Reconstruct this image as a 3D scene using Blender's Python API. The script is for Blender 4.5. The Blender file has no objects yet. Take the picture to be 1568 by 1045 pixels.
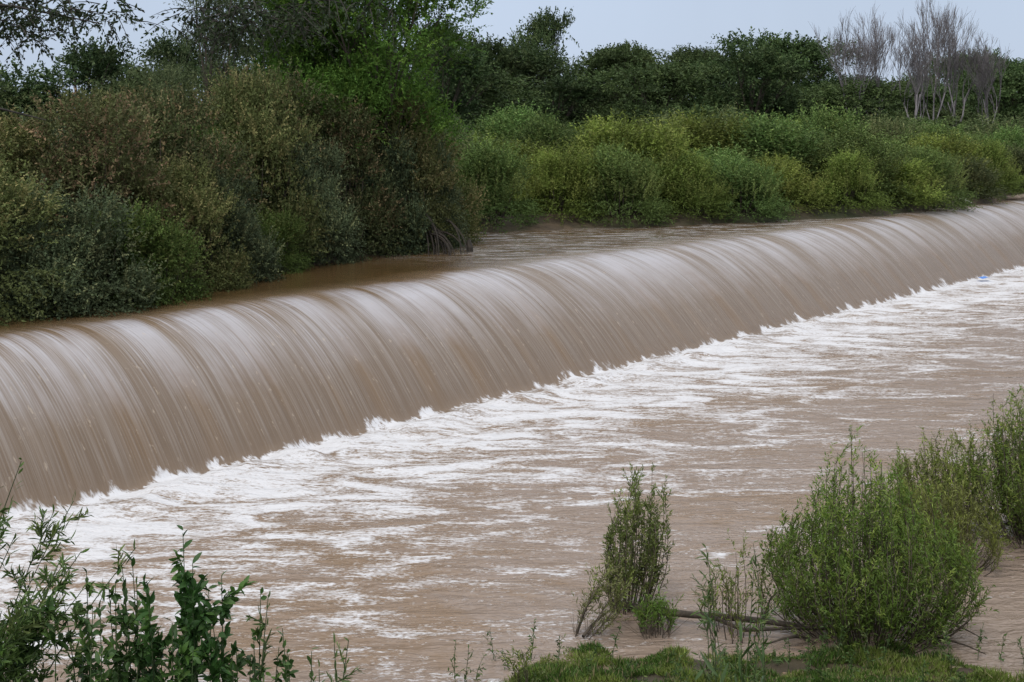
import bpy, math, numpy as np
from mathutils import Vector
scene=bpy.context.scene
R=np.random.RandomState
def nrm(a):
    return a/np.maximum(np.linalg.norm(a,axis=-1,keepdims=True),1e-6)
# ---------- noise
_T=R(7).rand(256,256)
def vn(x,y,seed=0):
    x=np.asarray(x,float)+seed*17.3; y=np.asarray(y,float)+seed*5.7
    xi=np.floor(x).astype(int); yi=np.floor(y).astype(int)
    fx=x-xi; fy=y-yi; fx=fx*fx*(3-2*fx); fy=fy*fy*(3-2*fy)
    a=_T[xi%256,yi%256]; b=_T[(xi+1)%256,yi%256]; c=_T[xi%256,(yi+1)%256]; d=_T[(xi+1)%256,(yi+1)%256]
    return (a*(1-fx)+b*fx)*(1-fy)+(c*(1-fx)+d*fx)*fy
def fbm(x,y,o=4,seed=0):
    s=0;a=.5
    for i in range(o):
        s=s+a*vn(x*2**i,y*2**i,seed+i); a*=.5
    return s
# ---------- mesh building
class MB:
    def __init__(s): s.V=[];s.F=[];s.C=[];s.M=[];s.n=0
    def add(s,V,F,C,m=0):
        V=np.asarray(V,float).reshape(-1,3);F=np.asarray(F,int).reshape(-1,4)
        C=np.asarray(C,float)
        if C.ndim==1: C=np.tile(C[:3],(len(V),1))
        s.V.append(V);s.F.append(F+s.n);s.C.append(C);s.M.append(np.full(len(F),m));s.n+=len(V)
    def mesh(s,name,mats,smooth=False):
        V=np.concatenate(s.V);F=np.concatenate(s.F);C=np.concatenate(s.C);M=np.concatenate(s.M)
        me=bpy.data.meshes.new(name)
        me.vertices.add(len(V));me.vertices.foreach_set('co',V.ravel())
        me.loops.add(len(F)*4);me.loops.foreach_set('vertex_index',F.ravel())
        me.polygons.add(len(F));me.polygons.foreach_set('loop_start',np.arange(len(F))*4)
        me.polygons.foreach_set('loop_total',np.full(len(F),4))
        me.polygons.foreach_set('material_index',M)
        me.polygons.foreach_set('use_smooth',np.full(len(F),bool(smooth)))
        at=me.attributes.new('col','FLOAT_COLOR','POINT')
        at.data.foreach_set('color',np.concatenate([C,np.ones((len(C),1))],1).ravel())
        me.update(calc_edges=True)
        for m in mats: me.materials.append(m)
        return me
def obj(name,me,loc=(0,0,0),rz=0,sc=(1,1,1),parent=None):
    o=bpy.data.objects.new(name,me);scene.collection.objects.link(o)
    o.location=loc;o.rotation_euler=(0,0,rz);o.scale=sc
    if parent: o.parent=parent
    return o
def empty(name):
    o=bpy.data.objects.new(name,None);scene.collection.objects.link(o);return o
def tube(mb,P,r,col,m=0,k=5):
    P=np.asarray(P,float);n=len(P)
    r=np.asarray(r,float)*np.ones(n)
    T=nrm(np.gradient(P,axis=0))
    ref=np.where(np.abs(T[:,2:3])>.9,np.array([[1.,0,0]]),np.array([[0,0,1.]]))
    A=nrm(np.cross(T,ref));B=np.cross(T,A)
    a=np.arange(k)/k*2*np.pi
    V=P[:,None]+r[:,None,None]*(np.cos(a)[None,:,None]*A[:,None]+np.sin(a)[None,:,None]*B[:,None])
    i=np.arange(n-1)[:,None]*k;j=np.arange(k)[None];j2=(j+1)%k
    F=np.stack([i+j,i+j2,i+k+j2,i+k+j],-1)
    mb.add(V,F,col,m)
def curve(a,b,bend,n=6):
    a=np.array(a,float);b=np.array(b,float);t=np.linspace(0,1,n)[:,None]
    return a+(b-a)*t+np.array(bend,float)*(4*t*(1-t))
def leaves(mb,P,D,N,L,W,C,m=0):
    S=nrm(np.cross(D,N));N=np.cross(S,D);L=L[:,None];W=W[:,None]
    V=np.stack([P,P+D*L*.42+S*W*.5+N*W*.12,P+D*L-N*L*.08,P+D*L*.42-S*W*.5+N*W*.12],1)
    n=len(P);F=np.arange(n*4).reshape(n,4)
    mb.add(V,F,np.repeat(C,4,0),m)
def bigleaves(mb,P,D,N,L,W,C,m=0):
    S=nrm(np.cross(D,N));N=np.cross(S,D);n=len(P)
    ts=np.array([0,.2,.5,.8,1.]);ws=np.array([.08,.7,1,.62,.03])
    rows=[]
    for t,w in zip(ts,ws):
        c=P+D*(L*t)[:,None]-N*(L*.22*t*t)[:,None]
        o=S*(W*w*.5)[:,None]; u=N*(W*w*.16)[:,None]
        rows+= [c-o+u,c,c+o+u]
    V=np.stack(rows,1)
    q=[]
    for i in range(4):
        for j in range(2):
            q.append([i*3+j,i*3+j+1,i*3+3+j+1,i*3+3+j])
    F=(np.arange(n)*15)[:,None,None]+np.array(q)[None]
    mb.add(V,F,np.repeat(C,15,0),m)
def shoots(mb,rs,S,D,ln,nl,ll,lw,droop,C,spread=.8,m=0,tmin=0,big=False,cvar=.22,fol=.6):
    n=len(S);t=np.linspace(tmin,1,nl)[None]+rs.uniform(-.5,.5,(n,nl))/nl;t=np.clip(t,0,1.02)
    ln=np.asarray(ln)*np.ones(n)
    g=np.array([0,0,-1.])
    P=S[:,None]+D[:,None]*(ln[:,None]*t)[...,None]+g*(ln[:,None]*t*t*droop)[...,None]
    T=nrm(D[:,None]+g*(2*t*droop)[...,None])
    LD=nrm(T*fol+rs.normal(0,1,(n,nl,3))*spread*.6)
    N=nrm(rs.normal(0,1,(n,nl,3))+np.array([0,0,.9]))
    br=1+rs.uniform(-cvar,cvar,(n,nl,1))
    CC=(C[:,None]*br)
    L=ll*rs.uniform(.6,1.15,n*nl)*(1-.25*t.ravel());W=lw*rs.uniform(.8,1.2,n*nl)
    (bigleaves if big else leaves)(mb,P.reshape(-1,3),LD.reshape(-1,3),N.reshape(-1,3),L,W,CC.reshape(-1,3),m)
# ---------- materials
def newmat(name):
    m=bpy.data.materials.new(name);m.use_nodes=True
    nt=m.node_tree;b=nt.nodes['Principled BSDF'];return m,nt,b
class G:
    def __init__(s,nt): s.nt=nt
    def n(s,t,**k):
        x=s.nt.nodes.new(t)
        for a,b in k.items(): setattr(x,a,b)
        return x
    def l(s,a,b): s.nt.links.new(a,b)
    def put(s,sock,v):
        if hasattr(v,'is_output') : s.l(v,sock)
        else: sock.default_value=v
    def math(s,op,a,b=0.,clamp=False):
        x=s.n('ShaderNodeMath',operation=op,use_clamp=clamp);s.put(x.inputs[0],a);s.put(x.inputs[1],b);return x.outputs[0]
    def mix(s,f,a,b,bt='MIX'):
        x=s.n('ShaderNodeMix',data_type='RGBA',blend_type=bt);s.put(x.inputs[0],f)
        s.put(x.inputs[6],a if hasattr(a,'is_output') else (*a,1));s.put(x.inputs[7],b if hasattr(b,'is_output') else (*b,1));return x.outputs[2]
    def mapr(s,v,a,b,c=0.,d=1.,smooth=False):
        x=s.n('ShaderNodeMapRange');x.clamp=True
        if smooth:x.interpolation_type='SMOOTHSTEP'
        for i,q in enumerate((v,a,b,c,d)): s.put(x.inputs[i],q)
        return x.outputs[0]
    def noise(s,vec,scale,det=4,rough=.5,dist=0,sc=(1,1,1),loc=(0,0,0)):
        mp=s.n('ShaderNodeMapping');s.l(vec,mp.inputs[0]);mp.inputs['Scale'].default_value=sc;mp.inputs['Location'].default_value=loc
        x=s.n('ShaderNodeTexNoise',noise_dimensions='2D');s.l(mp.outputs[0],x.inputs['Vector']);x.inputs['Scale'].default_value=scale
        x.inputs['Detail'].default_value=det;x.inputs['Roughness'].default_value=rough;x.inputs['Distortion'].default_value=dist
        return x.outputs[0]
    def ramp(s,v,stops):
        x=s.n('ShaderNodeValToRGB');s.l(v,x.inputs[0]);e=x.color_ramp.elements
        while len(e)<len(stops): e.new(.5)
        for q,(p,c) in zip(e,stops):
            q.position=p;q.color=(*c,1) if hasattr(c,'__len__') else (c,c,c,1)
        return x.outputs[0]
def leafmat(name,var=.25,trans=.22,spec=.15,rough=.6,gain=1.0,sat=1.0):
    m,nt,b=newmat(name);g=G(nt)
    at=g.n('ShaderNodeAttribute',attribute_name='col')
    oi=g.n('ShaderNodeObjectInfo')
    col=g.mix(1,at.outputs[0],g.mapr(oi.outputs['Random'],0,1,gain*(1-var),gain*(1+var)),'MULTIPLY')
    hs=g.n('ShaderNodeHueSaturation');g.l(col,hs.inputs['Color'])
    g.l(g.mapr(g.math('FRACT',g.math('MULTIPLY',oi.outputs['Random'],7.31)),0,1,.482,.508),hs.inputs['Hue'])
    hs.inputs['Saturation'].default_value=sat
    g.l(hs.outputs[0],b.inputs['Base Color'])
    b.inputs['Roughness'].default_value=rough;b.inputs['Specular IOR Level'].default_value=spec
    t=g.n('ShaderNodeBsdfTranslucent');g.l(hs.outputs[0],t.inputs[0])
    mx=g.n('ShaderNodeMixShader');mx.inputs[0].default_value=trans
    g.l(b.outputs[0],mx.inputs[1]);g.l(t.outputs[0],mx.inputs[2])
    g.l(mx.outputs[0],nt.nodes['Material Output'].inputs[0])
    return m
def barkmat():
    m,nt,b=newmat('bark');g=G(nt)
    at=g.n('ShaderNodeAttribute',attribute_name='col')
    tc=g.n('ShaderNodeTexCoord')
    nz=g.noise(tc.outputs['Object'],14,2,.6)
    c=g.mix(1,at.outputs[0],g.mapr(nz,.3,.7,.6,1.35),'MULTIPLY')
    g.l(c,b.inputs['Base Color']);b.inputs['Roughness'].default_value=.85
    return m
LEAF=leafmat('leaf',gain=1.66,sat=.97,var=.24);BARK=barkmat();LEAFN=leafmat('leaf_near',var=.08,spec=.3,rough=.5,gain=1.4)
BR=np.array([.07,.055,.04])
# ---------- geometry of place
Bx,By=-6.5,18.0; ux,uy=.596,.803; nx,ny=-.803,.596
def sn(x,y): return (x-Bx)*ux+(y-By)*uy,(x-Bx)*nx+(y-By)*ny
def Wd(s): return np.interp(s,[0,7,16,60],[2.5,2.7,3.3,3.2])
def prof(n,s):
    n=np.asarray(n,float);w_=Wd(s);u=np.clip((w_-n)/w_,0,1)
    z=2*(1-u**2.15);return np.where(n<0,0,z)
fbx=[-200,-30,-1.2,5.5,13,22,24,40,300];fby=[70,48,42,45,50,61.5,65,87.5,440]
def ground(x,y):
    s,n=sn(x,y)
    bed=prof(n,s)-.55
    bed=np.where(n<0.3,-.6,bed)
    nL=np.interp(s,[-5,4,9,14,17],[4.4,4.4,5.6,7.0,7.2])
    a=np.minimum(n-nL,18-s);b=(y-np.interp(x,fbx,fby))*.8
    inl=np.maximum(a,b)
    zf=2.0+np.clip(inl,-2,1.0)*.4+np.clip(inl-3,0,80)*.03+.12*(fbm(x*.5,y*.5)-.5)*np.clip(inl,0,1)
    z=np.where(n>3.3,np.maximum(bed,zf),bed)
    ys=np.interp(x,[-60,-9,-5,-1.2,-.4,.3,4.0,4.6,8,14,80],[90,12,11.2,11.6,12.5,13.5,13.6,12.8,12.6,11,10])
    ys=ys+.9*(fbm(x*1.7,x*0+y*.5)-.5)
    t=ys-y
    zn=np.where(t>0,.05*t+.022*t*t,.25*t)+.10*(fbm(x*2,y*2)-.5)
    zn=np.minimum(zn,3.2+.3*(fbm(x*.2,y*.2)-.5))
    return np.maximum(z,zn)
def axis(parts):
    out=[]
    for a,b,st in parts: out+=list(np.arange(a,b,st))
    out.append(parts[-1][1]);return np.array(out)
def grid(mb,xs,ys,zf,col=(0,0,0),cf=None):
    X,Y=np.meshgrid(xs,ys,indexing='ij');Z=zf(X,Y)
    nX,nY=X.shape;i=np.arange(nX-1)[:,None]*nY;j=np.arange(nY-1)[None]
    F=np.stack([i+j,i+nY+j,i+nY+j+1,i+j+1],-1)
    mb.add(np.stack([X,Y,Z],-1),F,col if cf is None else cf(X,Y).reshape(-1,3))
# ground
m,nt,b=newmat('ground_mud');g=G(nt);tc=g.n('ShaderNodeTexCoord')
nz=g.noise(tc.outputs['Object'],1.5,6,.6);n2=g.noise(tc.outputs['Object'],.3,3)
c=g.ramp(nz,[(.3,(.035,.024,.014)),(.7,(.1,.07,.04))])
c=g.mix(g.mapr(n2,.45,.65),c,(.035,.04,.014));g.l(c,b.inputs['Base Color']);b.inputs['Roughness'].default_value=.8
bp=g.n('ShaderNodeBump');bp.inputs['Distance'].default_value=.08;g.l(nz,bp.inputs['Height']);g.l(bp.outputs[0],b.inputs['Normal'])
mb=MB()
grid(mb,axis([(-900,-100,80),(-100,-15,4),(-15,30,.35),(30,120,3),(120,900,80)]),axis([(-300,-20,40),(-20,0,2),(0,18,.2),(18,75,.5),(75,200,5),(200,1500,100)]),ground)
obj('ground',mb.mesh('ground',[m],True))
# water
def wz(S,N):
    X=Bx+S*ux+N*nx;Y=By+S*uy+N*ny
    z=prof(N,S)
    face=np.clip(N/.5,0,1)*np.clip((4.5-N)/1,0,1)
    z=z+face*(.07*(vn(S*.6+N*.12,N*.15,3)-.5)+.018*(vn(S*2.6+N*.1,N*.3,4)-.5))
    dn=np.clip(-N/.2+.5,0,1)
    boil=.24*np.exp(-((N+.4)/.5)**2)*(fbm(S*1.9,N*1.9,4,5)-.2)*np.clip((50-S)/30,.4,1)
    mid=.13*np.exp(np.clip(N,-50,0)/5)*(fbm(X*1.5,Y*2.6,4,9)-.47)
    up=.12*np.clip(N-3.4,0,1)*np.clip((S-14)/4,0,1)*(fbm(X*.9,Y*2.2,3,31)-.45)
    z=z+boil*np.clip(1-N,0,1)+dn*mid+.05*np.where(N<0,1,0)*(fbm(X*.6,Y*1.1,3,12)-.45)+up
    return z
def wc(S,N):
    e=np.where(N>0,N*3.5/Wd(S),N)
    return np.stack([np.clip((e+12)/18,0,1),np.clip((S-13)/5,0,1),e*0],-1)
mb=MB()
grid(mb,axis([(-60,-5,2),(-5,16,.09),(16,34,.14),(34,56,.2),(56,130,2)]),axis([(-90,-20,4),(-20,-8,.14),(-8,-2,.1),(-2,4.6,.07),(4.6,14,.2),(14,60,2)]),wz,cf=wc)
m,nt,b=newmat('silty_water');g=G(nt);tc=g.n('ShaderNodeTexCoord');O=tc.outputs['Object']
ge=g.n('ShaderNodeNewGeometry');Wp=ge.outputs['Position']
at=g.n('ShaderNodeAttribute',attribute_name='col');sp=g.n('ShaderNodeSeparateColor');g.l(at.outputs[0],sp.inputs[0])
u0=sp.outputs[0];far=sp.outputs[1]
warp=g.noise(O,1.6,3,.7)
u=g.math('ADD',u0,g.math('MULTIPLY',g.math('SUBTRACT',warp,.5),.04))
def P(n): return (n+12)/18
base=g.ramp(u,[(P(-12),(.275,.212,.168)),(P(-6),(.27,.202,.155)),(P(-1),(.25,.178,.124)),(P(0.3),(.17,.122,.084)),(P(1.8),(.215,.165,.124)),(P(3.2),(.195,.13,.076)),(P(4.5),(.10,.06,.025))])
big=g.noise(Wp,.6,4,.65,.6,sc=(.5,1,1))
down=g.mapr(u0,P(0),P(-.3))
base=g.mix(g.math('MULTIPLY',g.mapr(big,.5,.62),g.math('MULTIPLY',down,.55)),base,(.225,.142,.074))
# face streaks
st1=g.noise(O,1,3,.6,.12,sc=(7,.28,1));st2=g.noise(O,1,2,.6,.0,sc=(30,.6,1));st3=g.noise(O,1,2,.5,.1,sc=(1.4,.22,1))
faceM=g.ramp(u0,[(P(-.1),0),(P(.4),1),(P(3.4),1),(P(4.1),0)])
st=g.math('ADD',g.math('MULTIPLY',st1,.45),g.math('MULTIPLY',st2,.55))
lite=g.math('MULTIPLY',g.mapr(st,.46,.68),g.math('MULTIPLY',faceM,.32))
base=g.mix(lite,base,(.42,.38,.345))
dark=g.math('MULTIPLY',g.mapr(st,.5,.34),g.math('MULTIPLY',faceM,.3))
base=g.mix(dark,base,(.13,.085,.05))
base=g.mix(g.math('MULTIPLY',g.mapr(st3,.5,.7),g.math('MULTIPLY',faceM,.4)),base,(.20,.12,.055))
crestSheenM=g.ramp(u,[(P(.8),0),(P(2.4),1),(P(2.9),1),(P(3.5),0)])  # sky sheen along the crest, painted into the base colour below
base=g.mix(g.math('MULTIPLY',g.mapr(g.math('ADD',g.math('MULTIPLY',st3,.5),g.math('MULTIPLY',st,.5)),.40,.58),g.math('MULTIPLY',crestSheenM,.68)),base,(.56,.56,.61))
# far pool: sky reflection on the ripples, painted into the base colour
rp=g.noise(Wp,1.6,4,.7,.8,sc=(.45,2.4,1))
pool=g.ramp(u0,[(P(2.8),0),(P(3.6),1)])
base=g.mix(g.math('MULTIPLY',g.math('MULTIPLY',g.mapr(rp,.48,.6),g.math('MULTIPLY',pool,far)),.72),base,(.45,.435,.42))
# foam
f1=g.noise(Wp,.9,4,.62,1.0,sc=(.6,1.5,1));f2=g.noise(Wp,4.4,5,.72,1.1,sc=(.5,1.5,1));f3=g.noise(Wp,21,2,.7,0,sc=(.7,1.3,1))
ff=g.math('ADD',g.math('ADD',g.math('MULTIPLY',f1,.40),g.math('MULTIPLY',f2,.36)),g.math('MULTIPLY',f3,.24))
dens=g.ramp(u,[(P(-12),.0),(P(-8),.045),(P(-5.5),.085),(P(-3.4),.135),(P(-1.8),.175),(P(-.9),.19),(P(-.4),.20),(P(-.02),.205),(P(.12),0)])
foam=g.mapr(g.math('ADD',ff,dens),.60,.70)
foam=g.math('MULTIPLY',foam,g.mapr(u,P(.16),P(0)))
base=g.mix(g.math('MULTIPLY',foam,.88),base,(.72,.725,.75))
spk=g.mapr(g.noise(O,9,3,.7,0,sc=(1,.6,1)),.66,.76)
base=g.mix(g.math('MULTIPLY',spk,g.math('MULTIPLY',faceM,.4)),base,(.55,.46,.36))
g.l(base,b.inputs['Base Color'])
rb=g.ramp(u0,[(P(-12),.1),(P(-2),.2),(P(0),.4),(P(2.5),.30),(P(3.6),.16),(P(4.6),.06)])
g.l(g.mix(foam,rb,(.8,.8,.8)),b.inputs['Roughness'])
b.inputs['IOR'].default_value=1.38
rip=g.noise(Wp,2.8,4,.62,.5,sc=(.55,1.4,1));rip2=g.noise(Wp,10,2,.6,.3,sc=(.55,1.3,1))
nf=g.math('SUBTRACT',1.,faceM)
amp=g.math('ADD',g.math('MULTIPLY',down,.085),g.math('MULTIPLY',g.math('SUBTRACT',1.,down),g.math('ADD',.02,g.math('MULTIPLY',far,.10))))
h=g.math('ADD',g.math('MULTIPLY',g.math('MULTIPLY',g.math('ADD',rip,g.math('MULTIPLY',rip2,.3)),nf),amp),g.math('MULTIPLY',g.math('MULTIPLY',st,faceM),.024))
bp=g.n('ShaderNodeBump');bp.inputs['Distance'].default_value=1;bp.inputs['Strength'].default_value=.9
g.l(h,bp.inputs['Height']);g.l(bp.outputs[0],b.inputs['Normal'])
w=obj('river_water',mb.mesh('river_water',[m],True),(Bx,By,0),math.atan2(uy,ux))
# ---------- bush & tree meshes
def sph(rs,n): return nrm(rs.normal(0,1,(n,3)))
def crown(mb,rs,lobes,nsh,nl,sl,ll,lw,col,tip,up=.6,tipf=.25,droop=.15,spread=.9,zmin=.05):
    lobes=np.array(lobes);vol=lobes[:,3]**2*lobes[:,4];pi=rs.choice(len(lobes),nsh,p=vol/vol.sum())
    L=lobes[pi];U=sph(rs,nsh);U[:,2]=np.where(rs.rand(nsh)<.6,np.abs(U[:,2]),U[:,2])
    r=rs.uniform(.3,1.1,nsh)**.5
    S=L[:,:3]+U*np.stack([L[:,3],L[:,3],L[:,4]],1)*r[:,None]
    D=nrm(U*.8+np.array([0,0,up])+rs.normal(0,.35,(nsh,3)))
    lt=rs.uniform(.65,1.35,len(lobes))[pi][:,None]
    tf=(rs.rand(nsh,1)<tipf)*rs.uniform(.3,1,(nsh,1))
    C=(np.array(col)*(1-tf)+np.array(tip)*tf)*lt*rs.uniform(.75,1.25,(nsh,1))
    k=S[:,2]>zmin
    shoots(mb,rs,S[k],D[k],rs.uniform(.5,1.45,k.sum())*sl,nl,ll,lw,droop,C[k],spread)
def bush(name,seed,w,h,nsh,nl,col,tip,ll=.10,lw=.038,sl=.42,up=.8,tipf=.3,nlob=24,plume=0):
    rs=R(seed);mb=MB();lobes=[]
    for i in range(nlob):
        a=rs.uniform(0,2*np.pi);z=rs.uniform(.1,.88)
        rad=w*.5*math.sqrt(max(.05,1-(z*.9)**2))*rs.uniform(.2,.9)
        r=w*rs.uniform(.10,.19)
        x,y=rad*math.cos(a),rad*math.sin(a)
        lobes.append((x,y,z*h,r,r*rs.uniform(.9,1.6)))
        tube(mb,curve((x*.1,y*.1,-.3),(x,y,z*h),(x*.2,y*.2,0),5),np.linspace(.03,.01,5),BR,1,3)
    crown(mb,rs,lobes,nsh,nl,sl,ll,lw,col,tip,up,tipf,zmin=.0)
    k=nsh//4
    a=rs.uniform(0,2*np.pi,k);rr=w*.5*rs.uniform(.55,1.0,k)
    S=np.stack([rr*np.cos(a),rr*np.sin(a),rs.uniform(.0,.35,k)*h],1)
    D=nrm(np.stack([np.cos(a),np.sin(a),rs.uniform(-.3,.8,k)],1))
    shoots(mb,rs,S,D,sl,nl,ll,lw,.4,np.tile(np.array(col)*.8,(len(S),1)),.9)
    if plume:   # tall wand-like shoots standing out of the crown
        a=rs.uniform(0,2*np.pi,plume);q=np.sqrt(rs.rand(plume));rr=w*.48*q
        S=np.stack([rr*np.cos(a),rr*np.sin(a),h*rs.uniform(.45,.85,plume)*(1-.35*q)],1)
        D=nrm(np.stack([np.cos(a)*q*.35,np.sin(a)*q*.35,np.ones(plume)],1)+rs.normal(0,.1,(plume,3)))
        shoots(mb,rs,S,D,rs.uniform(.5,1.15,plume),18,ll*.9,lw*.8,.03,np.array(tip)*rs.uniform(.7,1.1,(plume,1)),.7)
    return mb.mesh(name,[LEAF,BARK])
def tree(name,seed,w,h,z0,nsh,nl,col,tip,nlob=18,ll=.1,lw=.04,sl=.45,flat=1.,up=.4,tr=.14,bark=BR,lean=.0,tipf=.3):
    rs=R(seed);mb=MB();lobes=[]
    top=np.array([lean*h,0,h*.8])
    tp=curve((0,0,-.4),top,(rs.uniform(-.2,.2),rs.uniform(-.2,.2),0),9)
    tube(mb,tp,np.linspace(tr,tr*.25,9),bark,1,7)
    for i in range(nlob):
        a=i*2.4+rs.uniform(-.4,.4);z=rs.uniform(z0,.93);zz=(z-z0)/(1-z0)
        if flat<.7: rad=w*.5*rs.uniform(.1,.9)*(1-.5*zz**1.5)
        else: rad=w*.5*math.sqrt(max(.04,1-(zz*1.15-.3)**2))*rs.uniform(.25,.8)
        r=w*rs.uniform(.11,.2);c=np.array([rad*math.cos(a)+lean*h*z,rad*math.sin(a),z*h])
        lobes.append((*c,r,r*flat*rs.uniform(.7,1.1)))
        ti=tp[int(min(7,max(1,z*5.5)))]
        b_=curve(ti,c,(0,0,-.12*rad),7);tube(mb,b_,np.linspace(tr*.4,.012,7),bark,1,4)
        for q in range(3):
            e=c+sph(rs,1)[0]*r*.9;tube(mb,curve(b_[4],e,(0,0,0),3),np.linspace(.02,.006,3),bark,1,3)
    crown(mb,rs,lobes,nsh,nl,sl,ll,lw,col,tip,up,tipf,zmin=z0*h*.6)
    return mb.mesh(name,[LEAF,BARK])
OLV=(.058,.07,.022);OLT=(.14,.125,.05);GRY=(.045,.062,.03);GRT=(.10,.11,.05);YG=(.082,.115,.021);YGT=(.14,.165,.038)
DG=(.034,.058,.019);DGT=(.056,.084,.027);BG=(.045,.10,.014);BGT=(.085,.15,.022)
b1=bush('bush_olive',1,3.2,3.1,3000,11,OLV,OLT);b2=bush('bush_grey',2,3.0,2.9,3000,11,GRY,GRT)
b3=bush('bush_green',3,2.8,2.8,3000,11,(.048,.085,.018),(.10,.125,.035))
b4=bush('bush_brown',4,3.2,3.3,3000,11,(.055,.066,.024),(.16,.115,.06),tipf=.3)
y1=bush('willow_yellow',5,3.2,2.8,1700,10,YG,YGT,ll=.17,lw=.045,sl=.75,up=1.7,nlob=26,plume=150)
y2=bush('willow_green',6,3.2,3.0,1700,10,(.058,.095,.024),(.105,.138,.038),ll=.17,lw=.045,sl=.75,up=1.7,nlob=26,plume=150)
y3=bush('willow_dull',7,3.4,2.8,1700,10,(.055,.075,.028),(.11,.12,.05),ll=.17,lw=.045,sl=.7,up=1.4,nlob=26,plume=150)
T1=tree('riverside_tree_mesh',11,5.2,7.0,.26,5200,13,BG,BGT,nlob=30,ll=.12,lw=.04,up=.8,tr=.16)
T1b=tree('feathery_tree_mesh',12,3.4,6.6,.3,2200,13,(.05,.072,.03),(.09,.11,.05),nlob=20,ll=.1,lw=.024,up=1.1,sl=.6,tr=.1)
A1=tree('acacia_a',21,9,7.5,.3,2600,12,DG,DGT,nlob=26,ll=.26,lw=.10,sl=.8,flat=.34,up=.3,tr=.2)
A2=tree('acacia_b',22,8,6.5,.25,2400,12,(.044,.066,.024),(.07,.09,.035),nlob=24,ll=.26,lw=.10,sl=.8,flat=.42,up=.35,tr=.2)
A3=tree('acacia_c',23,7,7.5,.2,2400,12,(.03,.052,.018),(.06,.085,.03),nlob=24,ll=.25,lw=.10,sl=.8,flat=.75,up=.4,tr=.2)
def put(name,me,x,y,s=1,rz=0,sz=None,dz=0,parent=None):
    return obj(name,me,(x,y,float(ground(np.array([x]),np.array([y]))[0])+dz),rz,(s,s,sz or s),parent)
rs=R(50)
left=[(b1,-8.8,23.1,.95,.8),(b2,-7.5,23.9,.85,.78),(b3,-6.6,25.1,.75,.76),(b4,-7.7,26.3,1,1.0),(b1,-6.3,27.0,.7,.76),(b4,-6.9,28.8,.95,1.05),(b2,-5.75,28.6,.65,.8),
 (b1,-9.7,26.5,1.05,.9),(b3,-5.2,30.4,.55,.5),(b1,-5.8,31.5,.9,1.15),(b2,-4.6,32.6,.7,.95),(b4,-4.2,34.3,.9,1.05),(b2,-3.2,35.2,.7,1.0),(b1,-2.9,36,.85,1.1),(b3,-7.4,30.7,1.1,1.1),(b4,-6.1,33,1.1,1.2),(b2,-9.6,31,1.2,1.),(b1,-2.5,38.2,.9,1.0),(b2,-2.2,36.6,.6,.9),
 (b3,-12,31,1.3,1.),(b1,-9.2,35.5,1.3,1.05)]
for me,x,y,s,sz in left: put('riverside_bush',me,x,y,s,rs.uniform(0,6.28),sz,dz=-.25)
put('riverside_tree',T1,-3.5,36.4,1.12,.6,1.0);put('riverside_tree',T1,-5.5,37.5,1.0,2.6,1.05)
put('riverside_tree',T1b,-7.2,34.5,.9,1,1.)
# far thicket
th=empty('willow_thicket')
for row,(off,hs) in enumerate([(1.2,.58),(3.6,.76),(7.2,.84),(12,.84),(18.5,.8)]):
    x=-3.+row*.7
    while x<40:
        y=float(np.interp(x,fbx,fby))+off*1.15+rs.uniform(-.9,.9)
        me=[y1,y2,y1,y2,y1,y3,y2][rs.randint(7)] if row<3 else [y2,y3,y3,y3,y2,y3][rs.randint(6)]
        sx=rs.uniform(.85,1.25)*(.85 if row==0 else 1.15)
        put('willow_bush',me,x,y,sx,rs.uniform(0,6.28),hs*rs.uniform(.72,1.2),dz=-.15,parent=th)
        x+=rs.uniform(1.6,2.5)*(1 if row<1 else 1.35)
# background trees
bt=empty('distant_tree_line')
for row,(y,h) in enumerate([(76,.86),(88,1.02),(102,1.18)]):
    x=-8+row*2
    while x<50+row*5:
        yy=y+max(0,x-15)*.55+rs.uniform(-2,2)
        bare_zone=17.5<x*84/yy<31
        put('acacia',[A1,A2,A1,A3][rs.randint(4)],x,yy,rs.uniform(.85,1.2),rs.uniform(0,6.28),h*rs.uniform(.74,1.14)*(.84 if bare_zone else 1),dz=-.3,parent=bt)
        x+=rs.uniform(3.8,6.6)
for x,y,h in [(-19,50,.7),(-16,52,.74),(-12.5,50,.72),(-22,53,.7),(-9.5,53,.78),(-25,60,.85),(-15,60,.8),(-8,60,.8),(-3,58,.75)]:
    put('acacia',[A3,A2][rs.randint(2)],x,y,.8,rs.uniform(0,6.28),h,parent=bt)
# bare trees
def bare(seed):
    r2=R(seed);mb=MB();gc=np.array([.19,.172,.175])
    def rec(p,d,L,r,lv):
        e=p+d*L;bn=sph(r2,1)[0]*L*.08
        tube(mb,curve(p,e,bn,3),np.linspace(r,r*.62,3),gc*(1.9 if lv<2 else .85),0,4 if lv<3 else 3)
        if lv>=6: return
        for i in range(3 if lv else 4):
            dd=nrm(d*1.0+sph(r2,1)[0]*.52+np.array([0,0,.34]))
            q=p+d*L*r2.uniform(.5,1);rec(q,dd,L*r2.uniform(.62,.84),max(.0075,r*.55),lv+1)
    rec(np.array([0,0,-.3]),np.array([0,0,1.]),2.7,.10,0)
    return mb.mesh('bare_tree',[BARK])
bm=[bare(1),bare(2),bare(4)]
for i,(x,y,s,sz) in enumerate([(18.8,79,.95,1.1),(20.3,80,.95,1.28),(22.2,79,1.0,1.12),(24.,81,.95,1.32),(25.6,82,.95,1.25),(27.6,82,.9,1.1)]):
    put('bare_tree',bm[i%3],x,y,s,rs.uniform(0,6.28),sz,dz=0)
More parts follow.
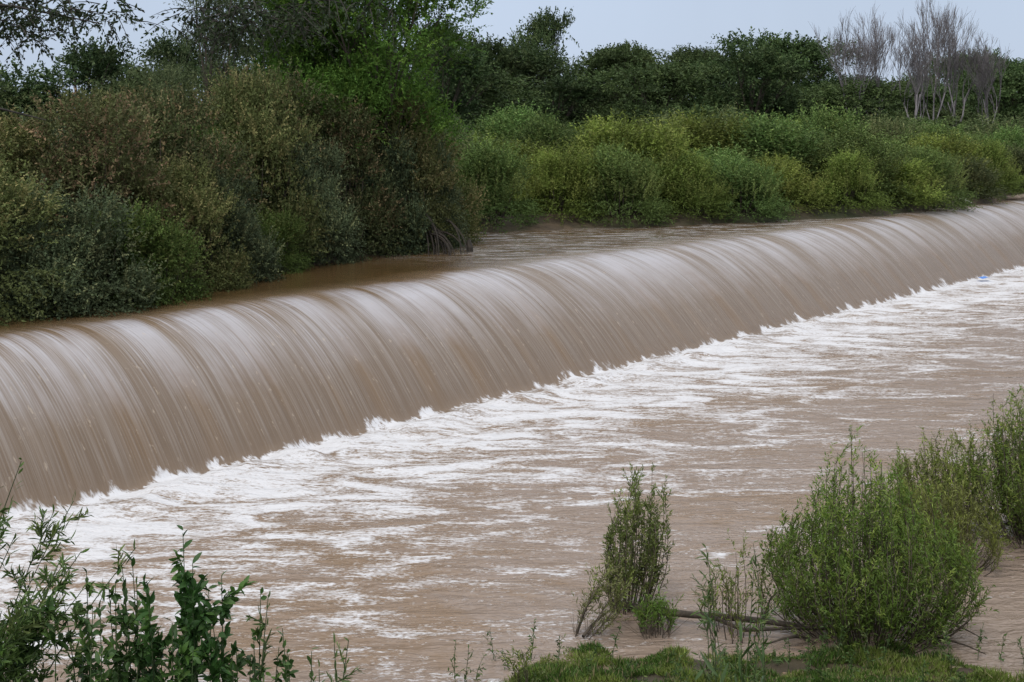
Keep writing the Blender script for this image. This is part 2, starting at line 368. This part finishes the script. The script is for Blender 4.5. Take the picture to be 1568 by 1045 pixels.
# ---------- foreground willows
def willow(name,seed,x,y,z,w,h,nst,nside,nl,col,tip,ll=.075,lw=.013,lean=(0,0),base=.2,bare_=.15,sl=.32,fan=1.,dome=.55):
    rs=R(seed);mb=MB();S=[];D=[];Ln=[]
    for i in range(nst):
        a=rs.uniform(0,6.28);q=rs.rand()**.6;hh=h*rs.uniform(.6,1.06)*(1-dome*q**2.5)*rs.uniform(.8,1)
        p0=np.array([math.cos(a)*q*base,math.sin(a)*q*base,-.15])
        p1=np.array([math.cos(a)*q*w*.42+lean[0],math.sin(a)*q*w*.42+lean[1],hh])
        c=curve(p0,p1,(math.cos(a)*q*w*.13*fan+rs.normal(0,.03),math.sin(a)*q*w*.13*fan+rs.normal(0,.03),.02),8)
        tube(mb,c,np.linspace(.008,.002,8),BR*rs.uniform(.8,1.6),1,3)
        for j in range(nside):
            t=rs.uniform(bare_,1)*6.99;k=int(t);f=t-k
            p=c[k]*(1-f)+c[k+1]*f;tg=nrm(c[k+1]-c[k])
            S.append(p);D.append(nrm(tg*.8+sph(rs,1)[0]*.62+np.array([0,0,.3])));Ln.append(sl*rs.uniform(.5,1.2)*(1.1-.35*t/7))
            if j%3==0: tube(mb,[p,p+D[-1]*Ln[-1]*.9],[.003,.001],BR*1.2,1,3)
    S=np.array(S);D=np.array(D);n=len(S)
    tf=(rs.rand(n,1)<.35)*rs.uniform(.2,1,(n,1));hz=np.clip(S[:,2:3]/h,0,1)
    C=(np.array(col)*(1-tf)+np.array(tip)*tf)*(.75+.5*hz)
    k=S[:,2]>0.03
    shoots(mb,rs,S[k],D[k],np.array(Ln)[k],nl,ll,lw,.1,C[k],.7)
    return obj(name,mb.mesh(name,[LEAFN,BARK]),(x,y,z))
WG=(.082,.135,.022);WT=(.165,.215,.042)
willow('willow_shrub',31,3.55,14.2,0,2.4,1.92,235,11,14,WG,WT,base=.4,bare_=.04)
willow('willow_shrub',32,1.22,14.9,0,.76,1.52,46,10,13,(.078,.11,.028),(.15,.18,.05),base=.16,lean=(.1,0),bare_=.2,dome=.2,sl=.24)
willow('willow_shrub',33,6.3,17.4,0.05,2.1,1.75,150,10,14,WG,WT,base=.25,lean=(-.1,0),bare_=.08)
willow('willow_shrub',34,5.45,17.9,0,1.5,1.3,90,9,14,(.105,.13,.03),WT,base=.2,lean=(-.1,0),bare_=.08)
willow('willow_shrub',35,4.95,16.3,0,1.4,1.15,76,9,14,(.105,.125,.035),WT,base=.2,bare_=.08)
willow('willow_sapling',36,1.45,14.15,0,.45,.32,26,7,12,WG,WT,base=.08,bare_=0)
willow('willow_sapling',37,.62,14.1,0,.4,.75,14,7,12,(.13,.13,.05),WT,base=.05,lean=(.36,.1),bare_=.1)
willow('willow_sapling',38,2.25,14.1,0,.7,.95,20,5,10,(.1,.13,.035),WT,base=.2,bare_=.2)
willow('willow_sapling',39,.08,12.3,.05,.16,.55,7,5,9,(.08,.11,.03),WT,base=.03)
# driftwood
mb=MB()
tube(mb,[(1.05,15.0,.03),(1.45,14.6,.07),(1.8,14.4,.1),(2.15,14.45,.06),(2.55,14.2,.1),(2.95,14.1,.07),(3.3,14.2,.02)],[.03,.04,.035,.035,.03,.025,.012],BR*.8,0,7)
tube(mb,[(2.0,14.45,.07),(2.3,14.1,.05),(2.75,13.95,.12),(3.1,14.0,.1)],[.022,.02,.015,.006],BR*.8,0,6)
tube(mb,[(2.5,14.22,.1),(2.6,14.3,.3),(2.75,14.25,.45)],[.014,.01,.004],BR,0,5)
tube(mb,[(1.55,14.5,.06),(1.4,14.3,.2),(1.38,14.2,.34)],[.014,.01,.004],BR,0,5)
for (a0,b0) in [((3.9,14.0,.04),(4.5,13.5,.03)),((2.9,13.9,.05),(2.3,13.5,.06)),((4.1,14.2,.1),(4.6,14.0,.02)),((.7,14.0,.02),(1.1,14.6,.12))]:
    tube(mb,curve(a0,b0,(0,0,.05),5),[.018,.016,.012,.008,.004],BR*.9,0,5)
obj('driftwood_branch',mb.mesh('driftwood_branch',[BARK],True))
mb=MB()
for i in range(12):
    a=rs.uniform(0,6.28);tube(mb,curve((6.6,17.7,-.1),(6.6+math.cos(a)*.6,17.7+math.sin(a)*.5,rs.uniform(-.05,.45)),(0,0,.12),6),np.linspace(.06,.01,6),BR*.5,0,6)
obj('exposed_roots',mb.mesh('exposed_roots',[BARK],True))
# snag upstream
mb=MB()
for i in range(18):
    x0=-1.55+rs.uniform(-.45,.45);y0=34.6+rs.uniform(-.3,.4)
    tube(mb,curve((x0-.4,y0+.6,2.4+rs.uniform(0,.6)),(x0+rs.uniform(-.1,.3),y0-.2,1.95),(.1,0,.12),6),np.linspace(.03,.012,6),BR*.5,0,4)
tube(mb,[(-1.06,35.3,1.8),(-1.05,35.3,2.1),(-1.08,35.35,2.28)],[.1,.09,.05],BR*.45,0,7)
obj('submerged_snag',mb.mesh('submerged_snag',[BARK]))
mb=MB();tube(mb,[(21.3,61.3,2.1),(22.3,61.1,2.2),(23.3,61.4,2.18),(24.2,61.2,2.3)],[.1,.12,.1,.05],[.3,.24,.19],0,8)
tube(mb,[(22.5,61.1,2.2),(22.8,61,2.5),(22.7,61,2.75)],[.06,.04,.02],[.3,.24,.19],0,6);obj('drift_log',mb.mesh('drift_log',[BARK],True))
# egret
m,nt,b=newmat('feather');b.inputs['Base Color'].default_value=(.62,.6,.55,1);b.inputs['Roughness'].default_value=.8
mb=MB();W3=(.75,.74,.7)
tube(mb,[(-.42,0,.3),(-.3,0,.33),(-.15,0,.38),(0,0,.42),(.12,0,.45),(.2,0,.47)],[.01,.05,.095,.11,.08,.035],W3,0,10)
tube(mb,[(.14,0,.45),(.22,0,.5),(.2,0,.58),(.15,0,.64),(.18,0,.7),(.22,0,.72)],[.05,.035,.025,.024,.03,.03],W3,0,8)
tube(mb,[(.2,0,.72),(.25,0,.72),(.29,0,.71)],[.03,.03,.012],W3,0,8);tube(mb,[(.28,0,.712),(.4,0,.69)],[.012,.002],(.4,.3,.05),1,6)
for sy in(-.03,.03): tube(mb,[(0,sy,.35),(-.02,sy,.18),(.0,sy,0),(.06,sy,0)],[.016,.009,.008,.004],(.03,.03,.03),1,5)
obj('egret',mb.mesh('egret',[m,BARK],True),(17.45,55.1,1.97),2.6,(.85,.85,.85))
m,nt,b=newmat('blue_plastic');b.inputs['Base Color'].default_value=(.05,.2,.6,1);b.inputs['Roughness'].default_value=.4
mb=MB();grid(mb,np.linspace(-.22,.22,9),np.linspace(-.12,.12,7),lambda x,y:.1*fbm(x*9,y*9)+.02);obj('plastic_debris',mb.mesh('plastic_debris',[m]),(15.6,47.0,.08),.5)
# ---------- near bank grass
def near_pts(rs,n,x0,x1,y0,y1,zmin=0.0):
    x=rs.uniform(x0,x1,n);y=rs.uniform(y0,y1,n);z=ground(x,y);k=z>zmin
    return np.stack([x[k],y[k],z[k]],1)
rs=R(77);mb=MB()
Pn=near_pts(rs,130000,-.6,5.2,11.6,14.2,-.02);Pn=Pn[(fbm(Pn[:,0]*2.4,Pn[:,1]*3.4,3,3)>.31+.05*rs.rand(len(Pn)))]
n=len(Pn);D=nrm(np.stack([rs.normal(0,.6,n),rs.normal(0,.6,n),np.ones(n)],1))
tall=.45+4.4*np.clip(fbm(Pn[:,0]*3.6,Pn[:,1]*3.6,3,8)-.4,0,1)
pat=np.clip((fbm(Pn[:,0]*2.2,Pn[:,1]*3.5,3,21)-.38)*5,0,1)[:,None]
C=(np.array([.05,.095,.016])*(1-pat)+np.array([.12,.155,.032])*pat)*rs.uniform(.45,1.5,(n,1));C=np.where(rs.rand(n,1)<.12,np.array([.2,.17,.09]),C)
leaves(mb,Pn,D,nrm(rs.normal(0,1,(n,3))),rs.uniform(.03,.11,n)*tall,np.full(n,.011),C)
Pn=near_pts(rs,25000,-4.5,6,4,12,.05);n=len(Pn);D=nrm(np.stack([rs.normal(0,.5,n),rs.normal(0,.5,n),np.ones(n)],1))
leaves(mb,Pn,D,nrm(rs.normal(0,1,(n,3))),rs.uniform(.08,.22,n),np.full(n,.014),np.array([.06,.1,.02])*rs.uniform(.6,1.5,(n,1)))
obj('grass',mb.mesh('grass',[LEAFN]))
# ---------- broadleaf shrubs lower left
def stalks(name,seed,lst,ll,lw,col,tip,nl,spread=.9,fol=.5,side=0,r=.008,droop=.05,sl=.28):
    rs=R(seed);mb=MB()
    for (x,y,zt,lx,ly) in lst:
        z0=float(ground(np.array([x]),np.array([y]))[0]);H=zt-z0
        c=curve((x,y,z0-.05),(x+lx,y+ly,zt),(-lx*.15+rs.normal(0,.03),0,H*.04),9);tube(mb,c,np.linspace(r,.002,9),(.06,.09,.03),1,5)
        C=np.array([col])*rs.uniform(.85,1.2)
        shoots(mb,rs,np.array([c[3]]),np.array([nrm(c[-1]-c[3])]),np.array([np.linalg.norm(c[-1]-c[3])]),nl,ll,lw,0,C,spread,big=True,fol=fol)
        for j in range(side):
            t=rs.uniform(.3,.95)*8;k=min(7,int(t));p=c[k]+(c[k+1]-c[k])*(t-k)
            dd=nrm(nrm(c[k+1]-c[k])*.8+sph(rs,1)[0]*.8);l=sl*rs.uniform(.5,1.3)*(1.3-t/9)
            tube(mb,[p,p+dd*l],[r*.5,.0015],(.06,.09,.03),1,4)
            shoots(mb,rs,p[None],dd[None],np.array([l]),max(5,int(nl*.5)),ll*.9,lw*.9,droop,(np.array([tip]) if rs.rand()<.3 else np.array([col]))*rs.uniform(.8,1.2),spread,big=True,fol=fol)
    return obj(name,mb.mesh(name,[LEAFN,BARK],True))
DL=(.028,.068,.015);DT=(.06,.12,.025)
stalks('broadleaf_shrub',5,[(-1.6,7,3.02,-.02,0),(-1.5,7.1,2.78,.05,0),(-1.72,6.9,2.78,-.05,0),(-1.5,6.8,2.6,.1,0),(-1.65,7.2,2.65,0,0),(-1.58,6.9,2.9,.03,0),(-1.68,7.05,2.55,-.12,0)],.085,.028,DL,DT,40,side=18)
rs=R(8);lst=[]
for i in range(46):
    x=rs.uniform(-2.75,-1.1);lst.append((x,rs.uniform(6.6,7.4),2.34+rs.uniform(0,.3)+(.14 if x<-1.9 else 0),rs.uniform(-.1,.1),0))
stalks('broadleaf_shrub',6,lst,.072,.024,DL,DT,26,side=11,sl=.2)
stalks('broadleaf_shrub',7,[(-1.15,7,2.55,.02,0),(-1.1,7.1,2.4,.1,0),(-1.22,6.9,2.4,-.05,0)],.07,.022,(.04,.085,.022),DT,24,side=8)
lst=[(-2.9,7,2.95,1.05,0),(-3.0,7.2,3.1,.75,.1),(-3.0,6.8,2.75,.7,0),(-2.9,7.1,3.35,.45,0),(-2.8,7,2.6,.3,0),(-3.1,7,2.85,.5,0),(-2.75,7.2,2.8,.45,.0),(-3.,7,2.55,.5,0),(-3.,7,3.0,.55,0),(-3.05,7.1,2.9,.9,.0),(-2.9,6.9,2.7,.25,.0),(-2.95,6.9,3.15,.3,.0),(-3.,7,2.88,.8,0),(-3.,7.1,2.7,.85,0),(-3.,7.3,3.05,.65,0),(-3.1,6.9,3.25,.6,0),(-2.9,6.9,2.8,.6,0),(-2.95,7.2,2.65,.65,0)]
stalks('willow_sapling',8,lst,.085,.012,(.06,.105,.026),(.11,.15,.045),44,spread=.8,fol=.75,side=17)
stalks('willow_sapling',9,[(-.85,7.2,2.4,-.05,0),(-1.0,7.4,2.35,.15,0),(-1.35,7.3,2.62,.1,0),(-.95,7,2.35,0,0),(-2.,7.2,2.72,.1,0),(-1.9,7.4,2.65,-.2,0)],.075,.011,(.06,.1,.028),(.12,.15,.05),28,spread=.8,fol=.75,side=8)
stalks('tall_weed',10,[(1.55,11,1.78,-.05,0),(1.75,11,1.6,.12,0),(1.65,10.9,1.45,-.15,0),(1.9,11.1,1.4,.1,0),(1.5,11,1.3,0,0),(2.,11.2,1.75,-.1,0)],.12,.014,(.05,.09,.022),(.10,.14,.04),18,spread=.8,fol=.6,side=4,r=.006)
stalks('tall_weed',11,[(1.3,9.2,1.78,.02,0),(1.42,9.2,1.7,.06,0),(1.22,9.1,1.5,-.05,0),(1.6,9.3,1.55,.04,0)],.22,.026,(.035,.07,.02),(.07,.11,.035),9,spread=.9,fol=.5,side=0,r=.006)
lst=[];rs=R(5)
for i in range(60): lst.append((rs.uniform(-.5,5.),rs.uniform(12.3,13.5),rs.uniform(.12,.4),rs.uniform(-.1,.1),0))
stalks('bank_weed',12,lst,.055,.014,(.045,.085,.02),(.10,.13,.04),11,side=4,r=.004,sl=.14)
# ---------- overhanging tree at left
rs=R(99);mb=MB();BK=np.array([.04,.034,.028])
z0=float(ground(np.array([-5.6]),np.array([8.6]))[0])
tk=np.array([(-5.6,8.6,z0-.3),(-5.5,8.6,z0+1.5),(-5.2,8.5,5.0),(-4.9,8.4,6.4),(-4.7,8.4,7.6)]);tube(mb,tk,[.24,.2,.16,.12,.06],BK,1,9)
def limb(P_,r0,r1): 
    P_=np.array(P_);tube(mb,P_,np.linspace(r0,r1,len(P_)),BK,1,5)
    return P_
limb([tk[2],(-4.2,8.4,5.9),(-3.2,8.3,6.05),(-2.4,8.2,5.98),(-1.6,8.1,5.9),(-.8,8.,5.76)],.05,.005)
limb([tk[3],(-3.8,8.5,6.6),(-2.6,8.4,6.5),(-1.4,8.3,6.25),(-.5,8.2,6.0)],.07,.01)
limb([tk[2],(-4.2,8.1,5.6),(-3.4,8.0,5.74),(-2.8,8.,5.70),(-2.3,8,5.60)],.025,.003)
limb([tk[2],(-4.2,8.,5.2),(-3.4,8.0,5.18),(-2.9,8.,5.13),(-2.62,8,5.06)],.02,.003)
S=[];D=[];Ln=[]
def drip(cx,cz,sx,sz,n,y=8.1):
    for i in range(n):
        S.append((cx+rs.uniform(-sx,sx),y+rs.uniform(-.4,.4),cz+rs.uniform(-sz,sz)))
        D.append(nrm(np.array([rs.normal(0,.7),rs.normal(0,.4),-.45+rs.normal(0,.4)])));Ln.append(rs.uniform(.1,.26))
drip(-2.8,5.66,.22,.12,80);drip(-2.4,5.68,.22,.06,34);drip(-1.5,5.66,.34,.08,95);drip(-.95,5.74,.3,.06,30);drip(-2.0,6.1,1.4,.14,80);drip(-3.6,6.3,1.2,.6,120);drip(-4.8,7.4,1.2,.8,200);drip(-1.7,5.6,.18,.1,34)
S=np.array(S);D=np.array(D);Ln=np.array(Ln)
for a,d,l in zip(S,D,Ln): tube(mb,curve(a,a+d*l,(0,0,.015),4),[.004,.003,.002,.001],BK,1,3)
shoots(mb,rs,S,D,Ln,15,.045,.016,.05,np.tile([.02,.034,.011],(len(S),1))*rs.uniform(.7,1.4,(len(S),1)),.9)
obj('overhanging_tree',mb.mesh('overhanging_tree',[LEAFN,BARK]))
# ---------- world / light
wd=bpy.data.worlds.new("World");scene.world=wd;wd.use_nodes=True;nt=wd.node_tree;g=G(nt)
bgn=nt.nodes['Background'];bgn.inputs[1].default_value=.1
sk=g.n('ShaderNodeTexSky',sky_type='NISHITA');sk.sun_disc=False;sk.sun_elevation=math.radians(55);sk.sun_rotation=math.radians(200);sk.air_density=1.2
tc=g.n('ShaderNodeTexCoord');sp=g.n('ShaderNodeSeparateXYZ');g.l(tc.outputs['Generated'],sp.inputs[0])
cl=g.noise(tc.outputs['Generated'],2.2,5,.55,sc=(1,1,3))
hz=g.mapr(sp.outputs[2],0.,.9)
cc=g.ramp(hz,[(0,(.53,.64,.84)),(.12,(.57,.67,.86)),(.5,(.95,.98,1.05)),(1,(1.25,1.27,1.3))])
cc=g.mix(1,cc,g.mapr(cl,.3,.7,9.2,10.8),'MULTIPLY')
g.l(g.mix(.86,sk.outputs[0],cc),bgn.inputs[0])
sd=bpy.data.lights.new('sun','SUN');sd.energy=1.45;sd.angle=math.radians(16);sd.color=(1,.96,.9)
so=bpy.data.objects.new('sun',sd);scene.collection.objects.link(so)
el,az=math.radians(55),math.radians(200)
dv=Vector((math.sin(az)*math.cos(el),math.cos(az)*math.cos(el),math.sin(el)));so.rotation_euler=dv.to_track_quat('Z','Y').to_euler()
cd=bpy.data.cameras.new('camera');co=bpy.data.objects.new('camera',cd);scene.collection.objects.link(co);scene.camera=co
co.location=(0,0,5);co.rotation_euler=(math.radians(90),0,0);cd.lens=50;cd.sensor_width=36;cd.shift_y=-322/1568;cd.clip_end=4000
scene.view_settings.view_transform='Standard';scene.view_settings.look='None';scene.view_settings.exposure=0
